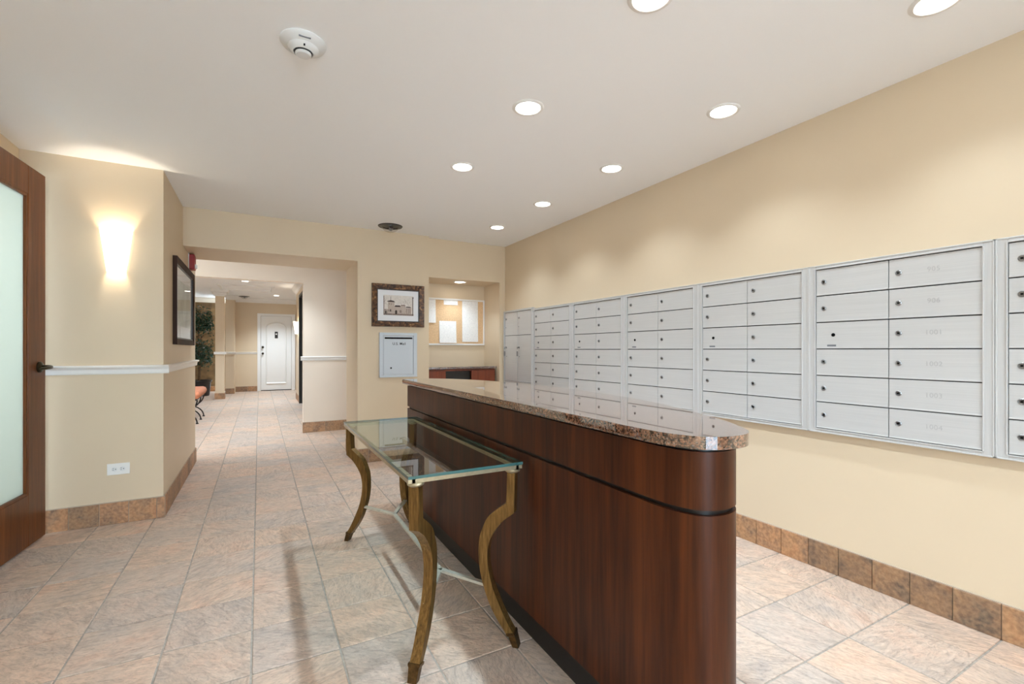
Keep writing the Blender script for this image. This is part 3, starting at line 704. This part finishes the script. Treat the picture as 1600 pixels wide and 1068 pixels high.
# ------------------------------------------------------------------ pictures
def picture_frame(parent, w, hgt, fw, depth, mat, lip=None, lipw=0.012):
    for n, pts in (('frame_rail', [(-w, -hgt), (w, -hgt), (w - fw, -hgt + fw), (-w + fw, -hgt + fw)]), ('frame_rail', [(-w, hgt), (w, hgt), (w - fw, hgt - fw), (-w + fw, hgt - fw)]),
                   ('frame_stile', [(-w, -hgt), (-w, hgt), (-w + fw, hgt - fw), (-w + fw, -hgt + fw)]), ('frame_stile', [(w, -hgt), (w, hgt), (w - fw, hgt - fw), (w - fw, -hgt + fw)])):
        m = MB(); d = [depth, depth, depth * 0.72, depth * 0.72]
        f_ = [m.b.verts.new((p[0], -d[i], p[1])) for i, p in enumerate(pts)]; b_ = [m.b.verts.new((p[0], 0, p[1])) for p in pts]
        m.b.faces.new(f_); m.b.faces.new(b_[::-1])
        for i in range(4): m.b.faces.new((f_[i], f_[(i + 1) % 4], b_[(i + 1) % 4], b_[i]))
        obj(n, m, mat, parent)
    if lip:
        a, b = w - fw, hgt - fw; m = MB()
        m.box(-a, -a + lipw, -depth * 0.6, -0.002, -b, b).box(a - lipw, a, -depth * 0.6, -0.002, -b, b).box(-a + lipw, a - lipw, -depth * 0.6, -0.002, -b, -b + lipw).box(-a + lipw, a - lipw, -depth * 0.6, -0.002, b - lipw, b)
        obj('inner_lip', m, lip, parent)
pf = thing('framed_picture', 'building drawing in a mottled bronze frame above the mail drop', 'picture', (1.308, 4.955, 1.64))
picture_frame(pf, 0.28, 0.225, 0.052, 0.03, M['frame'], M['blackframe'], 0.01)
obj('mat_board', B(-0.219, 0.219, -0.010, -0.002, -0.164, 0.164), M['mat'], pf)
pr = obj('print', B(-0.159, 0.165, -0.0112, -0.0098, -0.103, 0.11), M['sepia'], pf)
def ink(mat, polys, dz):
    m = MB()
    for P in polys: m.poly([(x, -0.0114 - dz, z) for x, z in P])
    return obj('drawing', m, mat, pr)
R_ = lambda x0, x1, z0, z1: [(x0, z0), (x1, z0), (x1, z1), (x0, z1)]
ink(M['sep3'], [R_(-0.112, -0.042, -0.09, 0.04), R_(-0.042, 0.02, -0.09, -0.005), R_(0.02, 0.075, -0.09, 0.0), R_(0.075, 0.14, -0.09, -0.02), R_(-0.15, -0.112, -0.09, -0.04)], 0.0001)
ink(M['sep2'], [R_(-0.159, 0.165, -0.103, -0.085), R_(0.085, 0.092, -0.08, -0.03), R_(0.105, 0.112, -0.08, -0.03), R_(0.122, 0.13, -0.08, -0.03), [(0.02, 0.0), (0.08, 0.0), (0.066, 0.012), (0.034, 0.012)],
                R_(0.012, 0.034, -0.075, -0.045), R_(-0.159, -0.15, -0.09, 0.1), R_(-0.145, -0.135, -0.085, -0.04), R_(-0.125, -0.118, -0.085, -0.045)], 0.0002)
tw = []
for k in range(26):                      # bare tree twigs
    x = random.choice((random.uniform(-0.155, -0.09), random.uniform(0.03, 0.14))); z = random.uniform(0.0, 0.05); a = random.uniform(0.7, 2.4); L = random.uniform(0.03, 0.06)
    dx, dz = math.cos(a) * L, math.sin(a) * L; e = 0.0007
    tw.append([(x - e, z), (x + e, z), (max(-0.155, min(0.16, x + dx + e)), min(0.106, z + dz)), (max(-0.155, min(0.16, x + dx - e)), min(0.106, z + dz))])
ink(M['sep2'], tw, 0.0003)
arc = [(-0.036, -0.09), (-0.014, -0.09), (-0.014, -0.06)] + [(-0.025 + 0.011 * math.cos(a), -0.06 + 0.013 * math.sin(a)) for a in (0.6, 1.2, 1.9, 2.5)] + [(-0.036, -0.06)]
ink(M['sep1'], [[(-0.122, 0.04), (-0.034, 0.036), (-0.05, 0.05), (-0.078, 0.056), (-0.108, 0.05)], [(-0.042, -0.012), (0.024, -0.012), (0.016, 0.004), (-0.034, 0.004)], [(0.072, -0.016), (0.145, -0.018), (0.125, -0.006), (0.09, -0.005)],
                R_(-0.098, -0.092, 0.012, 0.02), R_(-0.078, -0.072, 0.012, 0.02), R_(-0.09, -0.078, -0.065, -0.042), arc, R_(-0.105, -0.099, -0.065, -0.045), R_(0.152, 0.16, -0.1, 0.09),
                R_(-0.084, -0.081, 0.056, 0.095), [(0.145, 0.095), (0.165, 0.085), (0.163, 0.1)], R_(-0.14, -0.128, -0.09, -0.06)], 0.0004)
lp = thing('framed_picture', 'wide dark-framed picture on the corner wall below the red fire alarm', 'picture', (-0.59, 4.965, 1.557), rotz=math.radians(90))
picture_frame(lp, 0.555, 0.345, 0.045, 0.03, M['darkframe'], M['blackframe'], 0.012)
obj('mat_board', B(-0.508, 0.508, -0.008, -0.002, -0.298, 0.298), M['mat'], lp)
obj('print', B(-0.38, 0.38, -0.009, -0.007, -0.19, 0.19), M['landscape'], lp)
obj('glass', B(-0.508, 0.508, -0.012, -0.0105, -0.298, 0.298), M['picglass'], lp)
hp = thing('framed_picture', 'dark picture edge half hidden behind the right jamb of the hall opening', 'picture', (1.4, 7.15, 1.595))
picture_frame(hp, 0.27, 0.245, 0.035, 0.025, M['darkframe'])
obj('mat_board', B(-0.235, 0.235, -0.01, -0.002, -0.21, 0.21), M['mat'], hp)

# ------------------------------------------------------------------ niche: board, notices, cabinet
bb = thing('notice_board', 'tan cork notice board with pale wooden frame in the niche', 'notice board', (2.105, 5.461, 1.227))
obj('cork', B(-0.44, 0.44, -0.010, 0.0, 0.012, 0.566), M['cork'], bb)
for a in ((-0.455, 0.455, 0, 0.02), (-0.455, 0.455, 0.56, 0.58)): obj('frame_rail', B(a[0], a[1], -0.02, 0, a[2], a[3], 0.002), M['trim'], bb)
for a in ((-0.455, -0.437), (0.437, 0.455)): obj('frame_stile', B(a[0], a[1], -0.02, 0, 0.02, 0.56, 0.002), M['trim'], bb)
def sheet(name, label, x0, x1, z0, z1, curl=0.006):
    m = MB(); n = 6; rows = []
    for i in range(n + 1):
        t = i / n; y = 5.4495 - curl * (1 - t) ** 2 * 1.4 - 0.001
        rows.append([(x0, y, z0 + (z1 - z0) * t), (x1, y - curl * 0.4 * (1 - t), z0 + (z1 - z0) * t)])
    V = [[m.b.verts.new(p) for p in r] for r in rows]
    for A, C in zip(V, V[1:]): m.b.faces.new((A[0], A[1], C[1], C[0]))
    o = obj(name, m, M['paper']); s_ = o.modifiers.new('t', 'SOLIDIFY'); s_.thickness = 0.0006
    return tag(o, label, 'paper', 'notices on the cork board')
sheet('notice_sheet', 'white notice at the left edge of the cork board', 1.69, 1.90, 1.5, 1.785)
sheet('notice_sheet', 'small white strip at the top of the cork board', 2.005, 2.19, 1.729, 1.785, 0.002)
sheet('notice_sheet', 'tall white notice on the right of the cork board', 2.25, 2.468, 1.27, 1.785, 0.004)
sheet('notice_sheet', 'white notice pinned low in the middle of the cork board', 1.947, 2.169, 1.255, 1.527, 0.01)
nc = thing('niche_cabinet', 'red-brown base cabinet with dark centre opening in the niche', 'cabinet', (2.1, 5.27, 0))
obj('body', MB().box(-0.448, -0.43, -0.17, 0.189, 0.0, 0.94).box(0.42, 0.438, -0.17, 0.189, 0.0, 0.94).box(-0.43, 0.42, 0.17, 0.189, 0.08, 0.94).box(-0.43, 0.42, -0.17, 0.17, 0.08, 0.1).box(-0.43, 0.42, -0.12, 0.17, 0.0, 0.08).box(-0.43, 0.42, -0.17, 0.17, 0.92, 0.94), M['cabwood'], nc)
obj('door', B(-0.43, -0.205, -0.19, -0.17, 0.1, 0.925, 0.002), M['cabwood'], nc); obj('door', B(0.118, 0.42, -0.19, -0.17, 0.1, 0.925, 0.002), M['cabwood'], nc)
obj('dark_recess_panel', B(-0.2, 0.113, -0.15, -0.135, 0.1, 0.92), M['elev'], nc)  # dark panel set back between the two doors
tag(obj('granite_countertop', B(1.652, 2.545, 5.06, 5.46, 0.945, 0.97, 0.003), M['granite']), 'speckled granite top of the small niche cabinet', 'countertop')

# ------------------------------------------------------------------ wall sconces
def sconce(loc, label, rotz=0.0, watts=4.5):
    t = thing('wall_sconce', label, 'wall lamp', loc, 'glass wall sconces', rotz=rotz)
    m = MB(); n = 20; rows = []
    for z, wx, dp in ((-0.14, 0.047, 0.055), (-0.05, 0.058, 0.068), (0.05, 0.071, 0.083), (0.137, 0.083, 0.098)):
        rows.append([(wx * math.cos(math.pi + math.pi * i / n), dp * math.sin(math.pi + math.pi * i / n) - 0.002, z + (0.012 * math.sin(math.pi * i / n) if z > 0.1 else 0)) for i in range(n + 1)])
    V = [[m.b.verts.new(p) for p in r] for r in rows]
    for A, C in zip(V, V[1:]):
        for i in range(n): m.b.faces.new((A[i], A[i + 1], C[i + 1], C[i]))
    o = obj('glass_shade', m, M['shade'], t, 60); s_ = o.modifiers.new('t', 'SOLIDIFY'); s_.thickness = 0.004; s_.offset = 1
    obj('back_plate', B(-0.04, 0.04, -0.008, 0, -0.1, 0.1, 0.002), M['whiteplastic'], t)
    L = bpy.data.lights.new('bulb', 'POINT'); L.energy = watts; L.color = (1.0, 0.92, 0.78); L.shadow_soft_size = 0.02
    link('bulb_light', L, t, (0, -0.045, 0.0))
    return t
sconce((-0.845, 4.02, 1.833), 'lit white cone glass sconce above the white chair rail')
sconce((0.78, 11.7, 1.67), 'small bright sconce beside the lift in the far hall', math.radians(-90), 8.0)

# ------------------------------------------------------------------ recessed lights
RING = MB().lathe([(0.062, -0.002), (0.066, -0.006), (0.080, -0.004), (0.083, 0.0)], n=36).mesh('trim_ring', M['trim'], 50)
LENS = MB().lathe([(0.0, -0.0035), (0.063, -0.0025), (0.063, 0.0)], n=36).mesh('lens', M['lens'], 50)
def downlight(x, y, z, label, watts=DOWNLIGHT_W, grp='recessed ceiling lights', cone=118):
    t = thing('recessed_light', label, 'ceiling light', (x, y, z), grp)
    link('trim_ring', RING, t); link('lens', LENS, t)
    L = bpy.data.lights.new('lamp', 'SPOT'); L.energy = watts; L.color = DOWN_COL; L.spot_size = math.radians(cone); L.spot_blend = 0.75; L.shadow_soft_size = 0.035
    link('lamp_light', L, t, (0, 0, -0.012))
    return t
for y, lab in ((0.734, 'recessed light cut by the top right picture edge'), (1.612, 'large recessed light above the numbered mailbox bank'), (2.494, 'recessed light third from the far end of the mailbox row'),
               (3.383, 'recessed light second from the far end of the mailbox row'), (4.252, 'recessed light farthest back, near the niche')):
    downlight(2.145, y, H, lab, 19.0)
for y, lab in ((0.33, 'recessed ceiling light overhead in the middle row'), (1.213, 'recessed light cut by the top middle picture edge'), (2.074, 'large recessed light over the middle of the counter'), (2.961, 'smaller recessed light over the far end of the counter')):
    downlight(1.225, y, H, lab)
downlight(2.12, 5.2, 1.985, 'small recessed light in the niche ceiling', 11)
downlight(-0.264, 11.3, 2.62, 'recessed light in the far hall ceiling', 170)
downlight(0.2, 6.5, H, 'unseen recessed light added behind the beam to brighten the passage', 70)  # added lamp out of view, lights the passage walls
downlight(-0.3, 8.6, 2.62, 'unseen recessed light added behind the opening header to brighten the far hall', 120)  # extra lamp put in to lift the near part of the hall
downlight(0.4, 13.9, 2.62, 'recessed light added to brighten the white far door', 140)  # extra lamp put in to lift the hall's end wall

# ------------------------------------------------------------------ ceiling devices
sd = thing('smoke_detector', 'white round smoke detector on the lobby ceiling', 'smoke detector', (0.158, 2.073, H))
obj('base', MB().lathe([(0.0, 0), (0.086, 0), (0.088, -0.006), (0.083, -0.014), (0.058, -0.026)], n=40), M['smoke'], sd, 40)
obj('body', MB().lathe([(0.060, -0.022), (0.057, -0.032), (0.046, -0.040), (0.038, -0.044), (0.036, -0.040)], n=36), M['smoke'], sd, 40)
obj('sensor_slot', MB().lathe([(0.034, -0.040), (0.034, -0.0445), (0.030, -0.047)], n=36), M['gap'], sd, 40)
obj('vent_slot', B(-0.022, 0.022, -0.073, -0.069, -0.0222, -0.017), M['tagd'], sd)
obj('indicator', B(-0.003, 0.003, -0.053, -0.047, -0.041, -0.034), M['hole'], sd)
obj('sensor_cap', MB().lathe([(0.0, -0.056), (0.026, -0.055), (0.031, -0.050), (0.031, -0.043)], n=30), M['smoke'], sd, 40)
def dome_camera(loc, r, label):
    t = thing('ceiling_dome', label, 'dome camera', loc, 'ceiling domes')
    obj('ring', MB().lathe([(0.0, -0.002), (r * 0.66, -0.002), (r * 0.70, -0.008), (r * 0.96, -0.007), (r, 0.0)], n=36), M['domedark'], t, 40)
    prof = [(r * 0.68 * math.cos(a), -0.007 - r * 0.46 * math.sin(a)) for a in [i * math.pi / 2 / 9 for i in range(10)]]
    obj('clear_cover', MB().lathe(prof, n=32), M['dome'], t, 60)
    b = MB(); b.box(-r * 0.08, r * 0.08, -r * 0.12, r * 0.12, -0.002 - r * 0.3, -0.002, 0.004); b.lathe([(0, 0), (r * 0.16, 0), (r * 0.16, r * 0.3), (0, r * 0.3)], (r * 0.05, r * 0.1, -r * 0.25), 16, mat=Matrix.Rotation(1.1, 3, 'X'))
    obj('camera_body', b, M['chrome'], t, 40)
dome_camera((1.17, 4.735, H), 0.122, 'black ringed clear dome on the ceiling above the building picture')
dome_camera((-0.36, 14.55, 2.62), 0.13, 'small dark dome on the far hall ceiling')
ap = thing('ceiling_panel', 'framed rectangular panel in the far hall ceiling', 'ceiling panel', (-0.25, 12.5, 2.62))
obj('panel', B(-0.5, 0.5, -0.46, 0.46, -0.006, 0), M['ceiling'], ap)
obj('panel_frame', MB().box(-0.56, -0.5, -0.52, 0.52, -0.03, 0, 0.004).box(0.5, 0.56, -0.52, 0.52, -0.03, 0, 0.004).box(-0.5, 0.5, -0.52, -0.46, -0.03, 0, 0.004).box(-0.5, 0.5, 0.46, 0.52, -0.03, 0, 0.004), M['trim'], ap)

# fire alarm
fa = thing('fire_alarm', 'red fire alarm with clear strobe above the dark-framed picture', 'fire alarm', (-0.59, 5.36, 2.003))
obj('housing', B(0, 0.05, -0.06, 0.06, -0.07, 0.07, 0.006), M['red'], fa)
obj('mounting_plate', B(0, 0.008, -0.066, 0.066, -0.076, 0.08, 0.002), M['whiteplastic'], fa)
obj('strobe', MB().prism([(0.046, -0.03), (0.066, -0.012), (0.066, 0.012), (0.046, 0.03)], -0.058, -0.018, 0.003), M['strobe'], fa)
obj('horn_grille', MB().box(0.05, 0.053, -0.04, 0.04, 0.005, 0.012).box(0.05, 0.053, -0.04, 0.04, 0.02, 0.027).box(0.05, 0.053, -0.04, 0.04, 0.035, 0.042), M['red'], fa)

# outlet
ol = thing('wall_outlet', 'white horizontal duplex power outlet below the sconce', 'outlet', (-0.834, 4.02, 0.367))
obj('cover_plate', B(-0.06, 0.06, -0.006, 0, -0.038, 0.038, 0.002), M['whiteplastic'], ol)
for x in (-0.021, 0.021):
    r_ = obj('receptacle', MB().prism([(x + 0.016 * math.cos(a), 0.0 + 0.016 * math.sin(a)) for a in [i * math.pi / 8 for i in range(16)]], 0, 0.0022, 0.0004), M['smoke'], ol); r_.rotation_euler.x = math.pi / 2; r_.location.y = -0.006
    s_ = MB(); s_.box(x - 0.010, x - 0.002, -0.0086, -0.008, 0.004, 0.0062).box(x - 0.010, x - 0.002, -0.0086, -0.008, -0.0062, -0.004).box(x + 0.004, x + 0.009, -0.0086, -0.008, -0.0025, 0.0025)
    obj('slots', s_, M['hole'], ol)

# ------------------------------------------------------------------ far hall: bench, potted tree
bn = thing('bench', 'orange cushioned bench on curved black iron legs in the far hall', 'bench', (-1.06, 9.28, 0))
cu = MB().box(-0.24, 0.24, -0.6, 0.6, 0.395, 0.525, 0.055); obj('cushion', cu, M['orange'], bn, 50)
obj('seat_frame', MB().box(-0.2, 0.2, -0.56, 0.56, 0.375, 0.397), M['iron'], bn)
for y in (-0.49, 0.02, 0.48):
    for s in (-1, 1):
        pts = [(s * 0.2 * math.sin(a), y, 0.006 + 0.185 * math.cos(a)) for a in [math.pi / 2 * (1 - k / 8) for k in range(9)]]
        pts += [(-s * 0.2 * math.sin(a), y, 0.376 - 0.185 * math.cos(a)) for a in [math.pi / 2 * k / 8 for k in range(1, 9)]]
        g_ = obj('leg', MB().tube(pts, 0.010, 8), M['iron'], bn, 50)
        obj('foot', MB().lathe([(0, 0), (0.018, 0.002), (0.02, 0.012), (0.012, 0.022), (0, 0.024)], (pts[0][0], y, 0), 10), M['iron'], g_, 50)
pt = thing('potted_tree', 'leafy ficus tree in a black planter beside the far column', 'potted tree', (-1.35, 14.15, 0))
obj('planter', MB().lathe([(0.0, 0.0), (0.22, 0.0), (0.235, 0.03), (0.255, 0.34), (0.285, 0.36), (0.285, 0.40), (0.25, 0.40), (0.24, 0.34)], n=28), M['pot'], pt, 40)
obj('soil', MB().lathe([(0.0, 0.35), (0.243, 0.345)], n=24), M['soil'], pt)
tr = MB(); tr.tube([(0, 0, 0.34), (0.02, 0.01, 0.8), (-0.02, 0.0, 1.3), (0.01, 0.02, 1.9)], [0.03, 0.026, 0.022, 0.012], 8)
for k in range(9):
    a = k * 2.4; z = 0.75 + 0.13 * k; tr.tube([(0, 0, z), (0.13 * math.cos(a), 0.13 * math.sin(a), z + 0.14), (0.27 * math.cos(a), 0.27 * math.sin(a), z + 0.2)], [0.012, 0.008, 0.004], 5)
obj('trunk', tr, M['bark'], pt, 50)
lf = MB()
for k in range(2600):
    zc = random.choice((0.95, 1.05, 1.25, 1.75, 1.85, 2.05)); a = random.uniform(0, 6.28); rr = 0.31 * math.sqrt(random.random())
    p = Vector((rr * math.cos(a), rr * math.sin(a), zc + random.gauss(0, 0.1))); 
    d = Vector((random.gauss(0, 1), random.gauss(0, 1), -abs(random.gauss(0.4, 0.5)))).normalized(); u = d.cross(Vector((random.gauss(0, 1), random.gauss(0, 1), random.gauss(0, 1)))).normalized()
    L = random.uniform(0.05, 0.085); w = L * 0.22
    lf.poly([p, p + d * L * 0.5 + u * w, p + d * L, p + d * L * 0.5 - u * w])
tag(obj('foliage', lf, M['leaf'], pt), kind='stuff')
